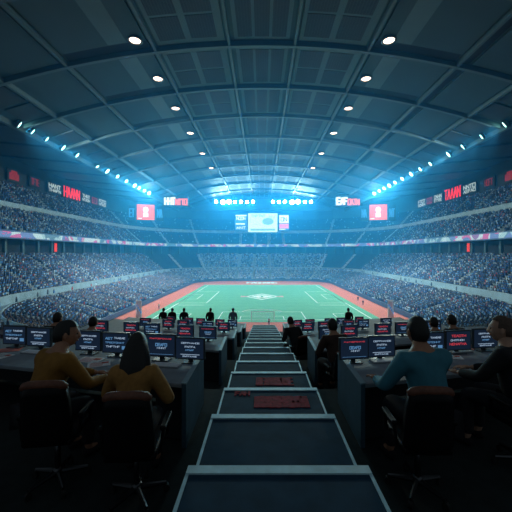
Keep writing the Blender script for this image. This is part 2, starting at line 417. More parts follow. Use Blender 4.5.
def spectator_mesh(color):
    bm = bmesh.new()
    rings = [(.17,.12,.36,-.02),(.18,.12,.5,-.02),(.20,.125,.75,0),(.21,.11,.9,0),(.12,.08,1.0,.0),(.06,.06,1.04,.01)]
    prev = None
    for rx, ry, z, oy in rings:
        ring = [bm.verts.new((rx*math.cos(2*math.pi*k/10), oy+ry*math.sin(2*math.pi*k/10), z)) for k in range(10)]
        if prev:
            for k in range(10): bm.faces.new((prev[k], prev[(k+1)%10], ring[(k+1)%10], ring[k]))
        prev = ring
    r = bmesh.ops.create_uvsphere(bm, u_segments=10, v_segments=7, radius=.12, matrix=Matrix.Translation((0,.02,1.14)) @ Matrix.Diagonal((.85,.95,1.15,1)))
    for f in {f for v in r['verts'] for f in v.link_faces}:
        c = f.calc_center_median(); f.material_index = 2 if (c.z > 1.17 or c.y < 0) else 1
    for s in (-1, 1):
        tube(bm, [(s*.21,0,.9),(s*.25,.08,.64),(s*.14,.32,.56)], [.06,.05,.04], 6)
        tube(bm, [(s*.09,0,.42),(s*.11,.42,.45),(s*.11,.46,.04)], [.085,.07,.05], 6, 3)
        box(bm, s*.11-.05, s*.11+.05, .40, .62, 0, .08, 3)
    me = bpy.data.meshes.new('spectator'); bm.normal_update(); bm.to_mesh(me); bm.free()
    for m in ('crowd_'+color,'crowd_skin','crowd_hair','crowd_navy2'): me.materials.append(M[m])
    for p in me.polygons: p.use_smooth = True
    return me
names = {'white':'white','pale':'pale grey-blue','sky':'light blue','blue':'blue','navy':'navy','navy2':'near-black','grey':'grey','red':'red','pink':'pink'}
sm = {w: spectator_mesh(w) for w in W}
for i in order:
    w = W[nr.choice(len(W), p=pr)]
    o = bpy.data.objects.new('spectator', sm[w]); C.objects.link(o); o.location = S[i,:2].tolist() + [S[i,4]]
    o.rotation_euler = (0, 0, math.atan2(-S[i,2], S[i,3])); s_ = nr.uniform(.94,1.08); o.scale = (s_,s_,s_)
    side = 'mustard shirts' if S[i,0] < 0 else 'teal shirt'
    tag(o, f'tiny seated spectator in {names[w]} in the stand corner beyond the {side}', 'person', f'{names[w]} spectators beyond the {side}')

# ------------------------------------------------------------------ roof
RR = 45.
XE = 1.41*RR
def rv(x): return EYE + RR*(1 - .12*(x/RR)**2)
RIB = [RR*k for k in (.74,1.15,1.56,1.96,2.37,2.80,3.25,3.70,4.15,4.62,5.10,5.45,5.85)]
LON = [.154*RR, .5*RR, .92*RR, 1.22*RR, XE]
def roof_patch(bm, x0, x1, y0, y1, dz, mi, n=4):
    for k in range(n):
        a, b = x0+(x1-x0)*k/n, x0+(x1-x0)*(k+1)/n
        f = bm.faces.new([bm.verts.new((a,y0,rv(a)+dz)), bm.verts.new((a,y1,rv(a)+dz)), bm.verts.new((b,y1,rv(b)+dz)), bm.verts.new((b,y0,rv(b)+dz))]); f.material_index = mi
def roof_slab(bm, x0, x1, y0, y1, dz0, dz1, mi, n=4):
    """curved slab hanging between dz0 (low) and dz1 below the roof curve"""
    lo, hi = [], []
    for k in range(n+1):
        x = x0+(x1-x0)*k/n
        lo.append((bm.verts.new((x,y0,rv(x)+dz0)), bm.verts.new((x,y1,rv(x)+dz0)))); hi.append((bm.verts.new((x,y0,rv(x)+dz1)), bm.verts.new((x,y1,rv(x)+dz1))))
    fs = []
    for k in range(n):
        fs += [bm.faces.new((lo[k][0],lo[k][1],lo[k+1][1],lo[k+1][0])), bm.faces.new((hi[k][0],hi[k+1][0],hi[k+1][1],hi[k][1])),
               bm.faces.new((lo[k][0],lo[k+1][0],hi[k+1][0],hi[k][0])), bm.faces.new((lo[k][1],hi[k][1],hi[k+1][1],lo[k+1][1]))]
    fs += [bm.faces.new((lo[0][0],hi[0][0],hi[0][1],lo[0][1])), bm.faces.new((lo[n][0],lo[n][1],hi[n][1],hi[n][0]))]
    for f in fs: f.material_index = mi
bm = bmesh.new()
roof_slab(bm, -XE-1.2, XE+1.2, RIB[0], RIB[-1]+2, .0, 1.0, 0, 40)
struct(link('ceiling', bm, 'ceil'), 'arched dark teal panelled ceiling')
bm = bmesh.new()
for y in RIB: roof_slab(bm, -XE, XE, y-.4, y+.4, -1.1, 0, 0, 40)
for l in LON[:-1]:
    for s in (-1, 1): roof_slab(bm, s*l-.26, s*l+.26, RIB[0], RIB[-1], -1.0, 0, 0, 2)
struct(link('trim_ceiling_beams', bm, 'beam'), 'grid of ceiling beams')
bm = bmesh.new()      # panels: pale frames with dark perforated inserts, plain panels with dark slots
for y0, y1 in zip(RIB, RIB[1:]):
    L = y1-y0
    for s in (-1, 1):
        xs = sorted((s*LON[0], s*LON[1])); w = xs[1]-xs[0]
        roof_slab(bm, xs[0]+.8, xs[1]-.8, y0+1.2, y1-1.2, -.35, 0, 0)
        for i in range(2):
            for j in range(2):
                a = xs[0]+1.6+i*(w-2.6)/2; c = y0+2.2+j*(L-4)/2
                roof_slab(bm, a, a+(w-2.6)/2-1.3, c, c+(L-4)/2-.7, -.42, -.3, 1, 2)
        xs = sorted((s*LON[1], s*LON[2])); w = xs[1]-xs[0]
        roof_slab(bm, xs[0]+1., xs[1]-1., y0+1.0, y1-3.4, -.5, 0, 3)
        roof_slab(bm, xs[0]+.9, xs[1]-.9, y1-3.1, y1-.7, -.3, 0, 2)
        a = xs[0]+w*.55 if s < 0 else xs[0]+w*.2
        roof_slab(bm, a, a+w*.2, y0+1.3, y1-3.7, -.6, -.4, 0)
        xs = sorted((s*LON[2], s*LON[3])); w = xs[1]-xs[0]
        roof_slab(bm, xs[0]+2.6, xs[1]-1., y0+1.2, y1-1.2, -.5, 0, 3)
        a = xs[1]-2.3 if s < 0 else xs[0]+.7
        roof_slab(bm, a, a+1.5, y0+1., y1-1., -.2, 0, 2)
        xs = sorted((s*LON[3], s*LON[4])); w = xs[1]-xs[0]
        for j in range(2): roof_slab(bm, xs[0]+1.3, xs[1]-1.3, y0+1.6+j*(L-2)/2, y0+1.6+j*(L-2)/2+(L-2)/2-1.4, -.35, 0, 1)
    roof_slab(bm, -LON[0]+1.2, LON[0]-1.2, y0+1.4, y1-1.4, -.3, 0, 0)
    for i in range(3):
        a = -LON[0]+2.+i*(2*LON[0]-3.4)/3
        roof_slab(bm, a, a+(2*LON[0]-3.4)/3-.6, y0+2.2, y1-2.2, -.38, -.25, 1, 2)
struct(link('trim_ceiling_panels', bm, ['ceil2','perf','slot','ceil']), 'recessed ceiling panels and slots')
bm = bmesh.new()      # outer soffit above the upper stands
def sof(x, y): return rv(XE)-.6 + (abs(x)-XE)*.13
for s in (-1, 1):
    a, b = s*(XE+1.5), s*106.
    vs = [bm.verts.new(c) for c in ((a,RIB[0],rv(XE)-.2),(a,277,rv(XE)-.2),(b,277,56.),(b,RIB[0],56.))]
    bm.faces.new(vs if s < 0 else vs[::-1])
    for y in RIB:
        c0 = [(a,y-.4,rv(XE)-.8),(a,y+.4,rv(XE)-.8),(b,y+.4,55.3),(b,y-.4,55.3)]
        lo = [bm.verts.new(c) for c in c0]; hi = [bm.verts.new((c[0],c[1],c[2]+.7)) for c in c0]
        bm.faces.new(lo if s < 0 else lo[::-1])
        for i in range(4): bm.faces.new((lo[i], lo[(i+1)%4], hi[(i+1)%4], hi[i]))
box(bm, -106, 106, RIB[-1]+1.8, 290, 55.5, 56)
struct(link('ceiling_outer_soffit', bm, 'soffit'), 'dark outer soffit over the upper stands')
bm = bmesh.new()
for s in (-1, 1): box(bm, min(s*(XE+.9), s*(XE+1.9)), max(s*(XE+.9), s*(XE+1.9)), RIB[0], RIB[-1], rv(XE)-1.6, rv(XE)+.6)
box(bm, -XE, XE, RIB[-1]-.8, RIB[-1]+1.2, rv(XE)-.5, rv(0)-2)
struct(link('trim_roof_edge', bm, 'beam'), 'edge girders of the ceiling')
bm = bmesh.new(); box(bm, -106, 106, 277, 279, -1, 64)
for s in (-1, 1): box(bm, min(s*105, s*107), max(s*105, s*107), 30, 279, -1, 58)
struct(link('wall_outer', bm, 'wall'), 'outer walls of the arena')

# ------------------------------------------------------------------ lamps
ORD = ['first','second','third','fourth','fifth','sixth','seventh','eighth','ninth','tenth','eleventh','twelfth','thirteenth','fourteenth']
def light(name, typ, energy, color, parent, loc=(0,0,0), radius=.3, rot=None, size=None, blend=.6):
    l = bpy.data.lights.new(name, typ); l.energy = energy; l.color = color; l.shadow_soft_size = radius
    if typ == 'SPOT': l.spot_size = size; l.spot_blend = blend
    o = bpy.data.objects.new(name, l); C.objects.link(o); o.parent = parent; o.location = loc
    if rot is not None: o.rotation_euler = rot
    return o
def flood_parts(root, r, lens):
    bm = bmesh.new(); lathe(bm, [(r*.5,.7*r),(r*.9,.55*r),(r*1.05,-.25*r),(r*.93,-.25*r),(r*.86,0),(.01,.02)], 20); link('housing', bm, 'steel', root, True)
    bm = bmesh.new(); lathe(bm, [(r*.86,-.12*r),(r*.6,-.2*r),(.02,-.24*r)], 20); link('lens', bm, lens, root, True)
    bm = bmesh.new(); box(bm, -.08*r-.03, .08*r+.03, -.08*r-.03, .08*r+.03, .5*r, .95*r); link('bracket', bm, 'steel', root)
zl = [86,91,97,105,113,127,135,144.5,154,164,170,177.6,185]; zr = [86,95,104,112,124,132,140,149,157,164,171,178,186]
E_EDGE, E_FAR, E_DOWN = 20000, 25000, 500
for s, zz, where in ((-1, zl, 'mustard shirts'), (1, zr, 'teal shirt')):
    for k, y in enumerate(zz):
        o = empty('floodlight', (s*(XE-.1), y, rv(XE)-.7), 0, f'{ORD[len(zz)-1-k]} white floodlight from the far end, roof edge above the {where}', 'lamp', f'floodlights on the roof edge above the {where}')
        d = (Vector((0, 136, 0)) - Vector(o.location)).normalized()
        o.rotation_euler = (-d).to_track_quat('Z', 'Y').to_euler()
        flood_parts(o, .95 if k % 3 else 1.15, 'lens')
        light('lamp_glow', 'SPOT', E_EDGE, (.70,.95,.98), o, (0,0,-1.5), .35, (0,0,0), R(132), .7)
k = 0
for half, xs in (('mint screen\'s pale stand side', (216,223,229,235,241,247,253)), ('pink panel side', (273,279,285,292,298,305,311))):
    for j, x in enumerate(xs):
        X = (x-262)*248/330
        big = x in (223,229,292,298)
        o = empty('bank_floodlight', (X, 248, EYE+38.6-.3*(j % 2)), 0, None, None)
        where = 'blue and white panel' if X < 0 else 'pink and white panel'
        c = ORD[(len(xs)-1-j) if X < 0 else j]
        tag(o, f'{c} dazzling far floodlight outward from the middle gap, above the {where}', 'lamp', f'far floodlights above the {where}')
        d = (Vector((X*.5, 60, -12)) - Vector(o.location)).normalized()
        o.rotation_euler = (-d).to_track_quat('Z', 'Y').to_euler()
        flood_parts(o, 1.9 if big else 1.35, 'lens_far')
        light('lamp_glow', 'SPOT', E_FAR*(1.8 if big else 1), (.30,.72,1.0), o, (0,0,-1.6), .5, (0,0,0), R(95), .9)
bm = bmesh.new()
for s in (-1, 1):
    box(bm, min(s*7,s*38), max(s*7,s*38), 249.6, 250.2, EYE+39.5, EYE+40.0); box(bm, min(s*7,s*38), max(s*7,s*38), 249.6, 250.2, EYE+36.2, EYE+36.6)
    for x in range(8, 39, 5): box(bm, s*x-.12, s*x+.12, 249.7, 250.1, EYE+36.4, rv(x))
tag(link('lamp_gantry', bm, 'steel'), 'steel gantry under the far roof edge carrying the dazzling lamps', 'gantry')
for s, where in ((-1,'mustard shirts'), (1,'teal shirt')):
    for k, y in enumerate((66,80.5,97,117,141,165)):
        x = s*25.4
        o = empty('downlight', (x, y, rv(x)-.75), 0, f'{ORD[k]} round warm downlight from the camera, ceiling row above the {where}', 'lamp', f'warm downlights above the {where}')
        bm = bmesh.new(); lathe(bm, [(1.1,.75),(1.25,.1),(1.45,0),(1.45,-.12),(1.12,-.12),(1.05,.05)], 24); link('rim', bm, 'beam', o, True)
        bm = bmesh.new(); lathe(bm, [(1.1,-.02),(.8,-.1),(.02,-.14)], 24); link('lens', bm, 'lens_warm', o, True)
        light('lamp_glow', 'SPOT', E_DOWN, (1.,.75,.6), o, (0,0,-.4), .6, (0,0,0), R(110), .6)

# ------------------------------------------------------------------ screens and signs
def panel(name, X, y, v, w, h, label, cat, face, marks=(), depth=.8, rz=0., hang=True, group=None):
    o = empty(name, (X, y, EYE+v), rz, label, cat, group)
    bm = bmesh.new(); box(bm, -w/2-.35, w/2+.35, .05, depth, -h/2-.35, h/2+.35, bev=.08); link('cabinet', bm, 'steel', o)
    bm = bmesh.new(); box(bm, -w/2, w/2, -.02, .06, -h/2, h/2); mats = [face]
    for m, fn in marks: mats.append(m); fn(bm, len(mats)-1)
    link('display', bm, mats, o)
    if hang:
        t = rv(min(abs(X), XE)) - .3 - (EYE+v)
        bm = bmesh.new()
        for s in (-.35, .35): tube(bm, [(s*w,.4,h/2),(s*w,.4,max(t,h/2+.5))], .14, 6)
        link('hanger', bm, 'steel', o)
    return o
def gm(x, z, w, h, n, th=.16): return lambda bm, mi: glyphs(bm, (x,-.05,z), (1,0,0), (0,0,1), w, h, n, mi, rnd, th, .03)
def qd(x0, x1, z0, z1): return lambda bm, mi: box(bm, x0, x1, -.06, -.01, z0, z1, mi)
def blob(x, z, rx, rz_, n=14):
    def f(bm, mi):
        vs = [bm.verts.new((x+rx*math.cos(2*math.pi*k/n), -.07, z+rz_*math.sin(2*math.pi*k/n))) for k in range(n)]
        fc = bm.faces.new(vs); fc.material_index = mi
    return f
ys = 255.
panel('scoreboard', .6, ys, 23.4, 22.6, 14.6, 'big pale mint scoreboard hanging under the dazzling lamps', 'screen', 'sc_mint',
      [('sc_blue', gm(-9,4.3,11,1.8,6)), ('sg_white', gm(4,3.2,5,2.2,2)), ('sg_mint', blob(4,1,4.5,2.8)), ('sg_orange', qd(-8,-3,-1.5,-.9)), ('sg_mint', qd(-9.5,9.5,-6.2,-4.6))], 1.2)
panel('scoreboard_wing', -16.2, ys, 23.6, 9.2, 12.4, 'narrow blue and white screen beside the mint scoreboard', 'screen', 'sc_blue',
      [('sc_white', gm(-3.6,2,7,2.2,4)), ('sc_white', qd(-4.2,4.2,4.8,5.8)), ('sc_white', qd(-4,3,-1.6,-.6)), ('sc_white', gm(-3.8,-5,7.6,1.8,3))], 1.)
panel('scoreboard_wing', 17.0, ys, 23.6, 7.8, 12.4, 'narrow pink and white screen beside the mint scoreboard', 'screen', 'sc_blue',
      [('sc_white', qd(-3.6,3.6,-.4,5.6)), ('sc_pink', qd(-3.6,3.6,-4.6,-1.0)), ('sc_blue', gm(-2.6,1,5,2.8,2)), ('sc_white', qd(-3.6,1,-5.6,-5))], 1.)
for s, side in ((-1,'mustard shirts'),(1,'teal shirt')):
    panel('video_screen', s*77.5, 220, 27.2, 11.2, 10.2, f'orange-red video screen showing a white figure, high on the {side} side', 'screen', 'sc_orange',
          [('sc_white', blob(0,1.6,1.7,2.0)), ('sc_white', qd(-1.6,1.6,-3.2,-.4)), ('sc_white', qd(-5,-2.4,-4.4,-3.9))], 1., -s*R(14))
    panel('video_screen_wing', s*77.5-8.6, 220.3+ (2.1 if s < 0 else -2.1)*-1, 26.6, 4.0, 9.4, f'narrow dim blue screen on the {"outer" if s<0 else "inner"} flank of the {side} video screen', 'screen', 'sg_back', [('sc_blue', gm(-1.6,-2.6,3.2,5.2,2))], .9, -s*R(14))
    panel('video_screen_wing', s*77.5+8.6, 220.3+(2.1 if s < 0 else -2.1), 26.6, 4.0, 9.4, f'narrow dim blue screen on the {"inner" if s<0 else "outer"} flank of the {side} video screen', 'screen', 'sg_back', [('sc_blue', gm(-1.6,-2.6,3.2,5.2,2))], .9, -s*R(14))
    panel('hanging_sign', s*53.5, 205, 32.2, 14.5, 5.4, f'white and orange sign hanging below the far roof edge, {side} side', 'sign', 'sg_back',
          [('sc_white', gm(-7.0,-2.0,6.6,4.0,3,.3)), ('sc_orange', gm(-.2,-2.2,7.2,3.4,4,.26))], .6)
def wall_sign(s, y0, y1, v0, v1, kind, label):
    X = s*97.7; L = y1-y0; h = v1-v0
    o = empty('wall_sign', (X, (y0+y1)/2, EYE+(v0+v1)/2), R(90) if s < 0 else -R(90), label, 'sign', 'glowing signs along the top wall')
    bm = bmesh.new(); box(bm, -L/2-.2, L/2+.2, .02, .3, -h/2-.2, h/2+.2, bev=.05); link('backing', bm, 'steel', o)
    bm = bmesh.new(); box(bm, -L/2, L/2, -.04, .04, -h/2, h/2); mats = ['sg_back']
    if kind == 'red': mats.append('sg_red'); glyphs(bm, (-L*.46,-.08,-h*.42), (1,0,0), (0,0,1), L*.94, h*.84, 5, 1, rnd, .16, .05, (5,1,1,0,0) if s < 0 else (4,1,1,1,0))
    elif kind == 'white': mats.append('sg_white'); glyphs(bm, (-L*.46,-.08,0), (1,0,0), (0,0,1), L*.94, h*.4, 4, 1, rnd, .22, .05); glyphs(bm, (-L*.46,-.08,-h*.42), (1,0,0), (0,0,1), L*.94, h*.3, 5, 1, rnd, .22, .05)
    elif kind == 'dimred': mats.append('sg_dimred'); box(bm, -L*.4, L*.4, -.09, -.03, -h*.4, h*.2, 1); box(bm, -L*.25, L*.25, -.09, -.03, h*.2, h*.42, 1)
    elif kind == 'dark': mats.append('sg_dimred'); glyphs(bm, (-L*.4,-.08,-h*.3), (1,0,0), (0,0,1), L*.8, h*.6, 4, 1, rnd, .1, .05)
    else:
        mats += [kind, 'sg_back']; box(bm, -L*.46, L*.46, -.09, -.03, -h*.42, h*.42, 1); glyphs(bm, (-L*.36,-.12,-h*.22), (1,0,0), (0,0,1), L*.72, h*.44, 3, 2, rnd, .18, .04)
    link('face', bm, mats, o)
sg = [(8,20,'dimred','dim red tent-shaped sign'),(30,40,'dark','almost unlit dark sign beside the dim red one'),(48,61,'white','white-lettered sign between dark and red signs'),(63,80,'red','bright red lettered sign'),(82,90,'white','small white lettered sign beside the red one'),
      (91.5,97.5,'sg_dimred','dim reddish small sign'),(98.5,106,'white','wide white lettered sign beside the mint one'),(108.5,115,'sg_mint','pale mint small sign'),(116.5,124,'sg_orange','orange small sign'),(125.5,129,'sg_mint','narrow pale sign nearest the video screen')]
for s, side in ((-1,'mustard shirts'),(1,'teal shirt')):
    for a, b, kind, nm in sg:
        y0, y1 = 97.7*330/(262-a), 97.7*330/(262-b)
        vm = 30.5
        wall_sign(s, y0, y1, vm-2.2 - (.6 if kind == 'red' else 0), vm+2.2 + (.9 if kind == 'red' else 0), kind, f'{nm}, top wall on the {side} side')
# small red lamps in the concourse recess
for s, side in ((-1,'mustard shirts'),(1,'teal shirt')):
    y = 76*330/(262-59.); o = empty('wall_lamp', (s*(A+41.6), y+8, 20.2), R(90) if s < 0 else -R(90), f'red glowing sign in the dark concourse recess on the {side} side', 'sign')
    bm = bmesh.new(); box(bm, -1.0, 1.0, -.3, .3, -2.0, 2.0, bev=.1); link('housing', bm, 'steel', o)
    bm = bmesh.new(); box(bm, -.8, .8, -.42, -.28, -1.7, 1.7); link('face', bm, 'redlamp', o)

# ------------------------------------------------------------------ tribune: stair aisle, platforms, desks
XL, XR = -.53, .77
NZ = [3.55+1.14*k for k in range(-4, 15)]
def vst(z): return 1.19+.1576*z
bm = bmesh.new(); bn = bmesh.new()
for a, b in zip(NZ, NZ[1:]):
    v = vst(b); box(bm, XL, XR, a, b, EYE-v-.5, EYE-v); box(bn, XL-.01, XR+.01, b-.075, b+.012, EYE-v-.05, EYE-v+.012)
    for x in (XL, XR): box(bn, x-.012, x+.012, a+.0, b-.07, EYE-v-.03, EYE-v+.006)
box(bm, XL, XR, NZ[-1], NZ[-1]+.5, EYE-4.62-.5, EYE-4.62)
o = struct(link('floor_aisle_stairs', bm, 'tread'), 'wide shallow stairs between the desks'); struct(link('trim_nosing', bn, 'nosing', o), 'pale stair edges')
bm = bmesh.new(); box(bm, XL+.02, XR-.02, -1.5, NZ[-1], 0, EYE-4.9)
for a, b in zip(NZ, NZ[1:]): box(bm, XL+.02, XR-.02, a, b, EYE-5.0, EYE-vst(b)-.4)
struct(link('wall_stair_base', bm, 'concrete'), 'stair base')
bm = bmesh.new()
for k, (x, z, w, n) in enumerate(((.0,4.13,.66,11),(.0,5.27,.58,9))):
    v = vst(4.69 if k == 0 else 5.83)
    glyphs(bm, (x-.08, z, EYE-v+.004), (1,0,0), (0,1,0), w, .28, n, 0, rnd, .2, .003)
glyphs(bm, (-.37, 4.46, EYE-vst(4.69)+.004), (1,0,0), (0,1,0), .2, .12, 3, 0, rnd, .22, .004)
struct(link('trim_stair_marking', bm, 'redpaint'), 'faded red markings on the treads')

TAN = math.tan(R(14))
ROWS = [dict(z=3.75+3.25*n, v=1.5+.58*n) for n in range(5)]
XIN = {-1: -.86, 1: 1.12}
LEN = [6.2, 5.2, 5.6, 6.4, 7.]
DD = 1.12; HT = .72
PL = mat('platform_carpet', (.010,.018,.020), .95, var=.3, scale=8.); M['plat'] = PL
for n, rw in enumerate(ROWS):
    fl = EYE - rw['v'] - HT
    for s in (-1, 1):
        x0 = XL if s < 0 else XR; x1 = XIN[s] + s*(LEN[n]+1.0)
        bm = bmesh.new()
        za = rw['z'] - 1.62 if n else -1.5
        zt = lambda x: (abs(x-XIN[s]))*TAN*(1 if abs(x) > abs(XIN[s]) else 0)
        zb = rw['z']+1.63
        xm = XIN[s]
        pts = [(x0, za), (xm, za), (x1, za+zt(x1)), (x1, zb+zt(x1)), (xm, zb), (x0, zb)]
        prism(bm, pts if s > 0 else pts[::-1], 0 if n > 0 else 0, fl)
        struct(link('floor_platform', bm, 'plat'), 'dark stepped platform under the desks')
bm = bmesh.new(); box(bm, -11, 11.5, ROWS[-1]['z']+1.6, 21.5, 0, EYE-5.12); struct(link('floor_promenade', bm, 'concrete'), 'landing below the desks')
def floor_v(n): return ROWS[n]['v']+HT
SIDE = {-1:'mustard shirts', 1:'teal shirt'}
RN_ = ['nearest','second','third','fourth','last']
for n, rw in enumerate(ROWS):
    for s in (-1, 1):
        L = LEN[n]; top = EYE-rw['v']; fl = top-HT
        o = empty('press_desk', (XIN[s], rw['z'], fl), 0, f'long dark slate desk, {RN_[n]} row from the camera, on the {SIDE[s]} side', 'desk', 'rows of press desks')
        def pl(x0, x1, d0, d1):       # parallelogram in the desk's frame, x outward
            p = [(s*x0, d0+x0*TAN), (s*x1, d0+x1*TAN), (s*x1, d1+x1*TAN), (s*x0, d1+x0*TAN)]
            return p if s > 0 else p[::-1]
        bm = bmesh.new(); prism(bm, pl(.05, L, 0, DD), HT-.045, HT); r = bmesh.ops.bevel(bm, geom=list(bm.edges), offset=.008, segments=2, affect='EDGES'); link('desk_top', bm, 'desk', o)
        bm = bmesh.new(); prism(bm, pl(0, .055, -.015, DD+.015), 0, HT+.012); bmesh.ops.bevel(bm, geom=list(bm.edges), offset=.006, segments=2, affect='EDGES'); ep = link('end_panel', bm, 'deskedge', o)
        bm = bmesh.new(); prism(bm, pl(-.004, .06, -.018, DD+.018), HT+.012, HT+.024); link('edge_highlight', bm, 'edge_light', ep)  # added sliver painting a light highlight along the panel's top edge
        bm = bmesh.new(); prism(bm, pl(L, L+.055, -.015, DD+.015), 0, HT+.012); link('end_panel', bm, 'deskedge', o)
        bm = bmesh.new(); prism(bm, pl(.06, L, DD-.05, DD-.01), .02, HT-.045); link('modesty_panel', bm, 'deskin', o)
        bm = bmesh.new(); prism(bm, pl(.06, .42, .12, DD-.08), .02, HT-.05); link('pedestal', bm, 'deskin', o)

# ------------------------------------------------------------------ monitors
def make_monitor(k, w=.42, h=.30):
    o = empty('monitor', (0,0,0))
    bm = bmesh.new(); box(bm, -w/2, w/2, -.012, .03, .05, .05+h, bev=.006); link('case', bm, 'case', o)
    rg = random.Random(50+k)
    bm = bmesh.new(); box(bm, -w/2+.018, w/2-.018, -.0145, -.011, .068, .05+h-.018)
    t = 3 if k % 4 == 3 else (1 if k % 4 == 0 or k % 4 == 2 else 2)
    def ln(x, z, ww, hh, n, mi): glyphs(bm, (x,-.0165,z), (1,0,0), (0,0,1), ww, hh, n, mi, rg, .22, .0015)
    z0 = .05
    if k % 4 == 0:
        ln(-.12,z0+h*.72,.26,.018,9,1); ln(-.07,z0+h*.54,.15,.022,5,1); ln(-.06,z0+h*.40,.12,.018,5,2); box(bm, -.13,.14,-.017,-.0145,z0+h*.22,z0+h*.245,1); ln(-.10,z0+h*.12,.2,.016,8,1)
    elif k % 4 == 1:
        ln(-.16,z0+h*.66,.12,.03,3,2); ln(-.02,z0+h*.70,.17,.022,6,1); ln(-.16,z0+h*.48,.3,.02,9,2); ln(-.15,z0+h*.28,.22,.024,6,1); box(bm, .10,.17,-.017,-.0145,z0+h*.2,z0+h*.36,2)
    elif k % 4 == 2:
        ln(-.15,z0+h*.78,.3,.014,12,3); ln(-.07,z0+h*.48,.16,.035,5,2); ln(-.05,z0+h*.36,.13,.02,4,1); box(bm, -.17,.17,-.017,-.0145,z0+h*.12,z0+h*.13,2)
    else:
        ln(-.12,z0+h*.68,.24,.03,6,3); ln(-.13,z0+h*.48,.22,.022,7,1); ln(-.15,z0+h*.28,.28,.03,7,3)
    link('display', bm, ['screen','txt_w','txt_b','txt_r'], o)
    bm = bmesh.new(); box(bm, -.03,.03,.02,.05,0.01,.2, bev=.004); link('stand_neck', bm, 'case', o)
    bm = bmesh.new(); box(bm, -.11,.11,-.05,.10,0,.014, bev=.005); link('stand_foot', bm, 'case', o)
    return o
mon = [make_monitor(k) for k in range(4)]; used = set()
def place_monitor(k, X, y, z, rz, label, group, sc=1.):
    o = mon[k] if k not in used else dup(mon[k]); used.add(k)
    o.location = (X, y, z); o.rotation_euler = (0,0,rz); o.scale = (sc,sc,sc); tag(o, label, 'monitor', group); return o
def on_desk(n, s, X, off): return ROWS[n]['z'] + off + (abs(X-XIN[s]))*TAN
row0 = {-1: [(15,1),(39,0),(88.5,0),(116,1),(161,2),(190,0)], 1: [(354,2),(381,0),(431,1),(458,3),(485,0)]}
for s in (-1, 1):
    lst = sorted(row0[s], key=lambda t: abs(t[0]-262))
    for i, (x, k) in enumerate(lst):
        Y = 4.6
        for _ in range(6): X = (x-262)/330*Y; Y = on_desk(0, s, X, .72)
        place_monitor(k, X, Y, EYE-ROWS[0]['v'], -s*R(-8), f'{ORD[i]} dark monitor from the stairs, nearest desk row, {SIDE[s]} side', 'monitors on the nearest desks', 1. if abs(x-161) > 1 else 1.06)
for n, cnt in ((1,5),(2,5),(3,5)):
    for s in (-1, 1):
        for i in range(cnt):
            X = XIN[s] + s*(.42+ .56*i + .32*(i//2))
            k = [3,2,3,1,3][(i+n) % 5] if s < 0 else [1,0,3,3,2][(i+n) % 5]
            place_monitor(k, X, on_desk(n, s, X, .68), EYE-ROWS[n]['v'], s*R(8), f'{ORD[i]} small monitor from the stairs, {RN_[n]} desk row, {SIDE[s]} side', 'monitors on the farther desks')

# ------------------------------------------------------------------ keyboards, papers
def make_keyboard():
    o = empty('keyboard', (0,0,0))
    bm = bmesh.new(); box(bm, -.19,.19,-.075,.075,0,.018, bev=.006); link('body', bm, 'keybase', o)
    bm = bmesh.new()
    for r in range(5):
        for c in range(14): box(bm, -.178+c*.0256, -.178+c*.0256+.021, -.066+r*.027, -.066+r*.027+.022, .018, .025)
    kk = link('keys', bm, 'key', o); return o
kb = make_keyboard(); first = True
def place_kb(X, Y, z, rz, label, sc=1.):
    global first
    o = kb if first else dup(kb); first = False
    o.location = (X,Y,z); o.rotation_euler = (0,0,rz); o.scale = (sc,sc,1); tag(o, label, 'keyboard', 'keyboards on the desks')
def dpt(x, y, v=1.5): Y = v*330/(y-253); return (x-262)/330*Y, Y
for x, y, rz, lb in ((166,366,-8,'pale keyboard below the red-topped monitor, beside the long-haired woman'),(35,353,-12,'pale keyboard in front of the outer pair of monitors, behind the mustard shirt'),
                     (384,361.5,10,'pale keyboard just beyond the teal shirt\'s arm'),(459,352,14,'pale keyboard on the desk between teal shirt and black jacket')):
    X, Y = dpt(x, y); place_kb(X, Y, EYE-1.5, R(rz), lb, 1.02)
def sheet(X, Y, z, rz, w, d, m, label, marks='ink', cat='paper'):
    bm = bmesh.new(); box(bm, -w/2, w/2, -d/2, d/2, 0, .004)
    for r in range(5): box(bm, -w*.4, w*(.1+.3*rnd.random()), -d*.38+r*d*.17, -d*.38+r*d*.17+d*.06, .004, .0046, 1)
    box(bm, w*.12, w*.42, d*.05, d*.38, .004, .0046, 2)
    o = link('paper_sheet', bm, [m, marks, 'redpaper'], None, loc=(X,Y,z)); o.rotation_euler = (0,0,rz); tag(o, label, cat, 'papers on the desks')
for x, y, rz, w, d, m, mk, lb in ((10,350,20,.30,.21,'redpaper','ink','red sheet of paper at the outer end of the mustard shirt\'s desk'),(2,356,-20,.26,.2,'paper','ink','white sheet below the red sheet on the outer desk end'),
        (90,360,-12,.34,.22,'paper','redpaper','white printed sheet before the mustard shirt\'s hands'),(99,364.5,25,.28,.2,'paper','redpaper','white and red sheet under the mustard shirt\'s reaching hand'),
        (474,347.5,22,.30,.2,'redpaper','ink','reddish sheet by the black jacket\'s elbow'),(452,357,-15,.26,.18,'paper','ink','white sheet at the desk edge right of the teal shirt'.replace('right of','past'))):
    X, Y = dpt(x, y); sheet(X, Y, EYE-1.5+.001, R(rz), w, d, m, lb, mk)

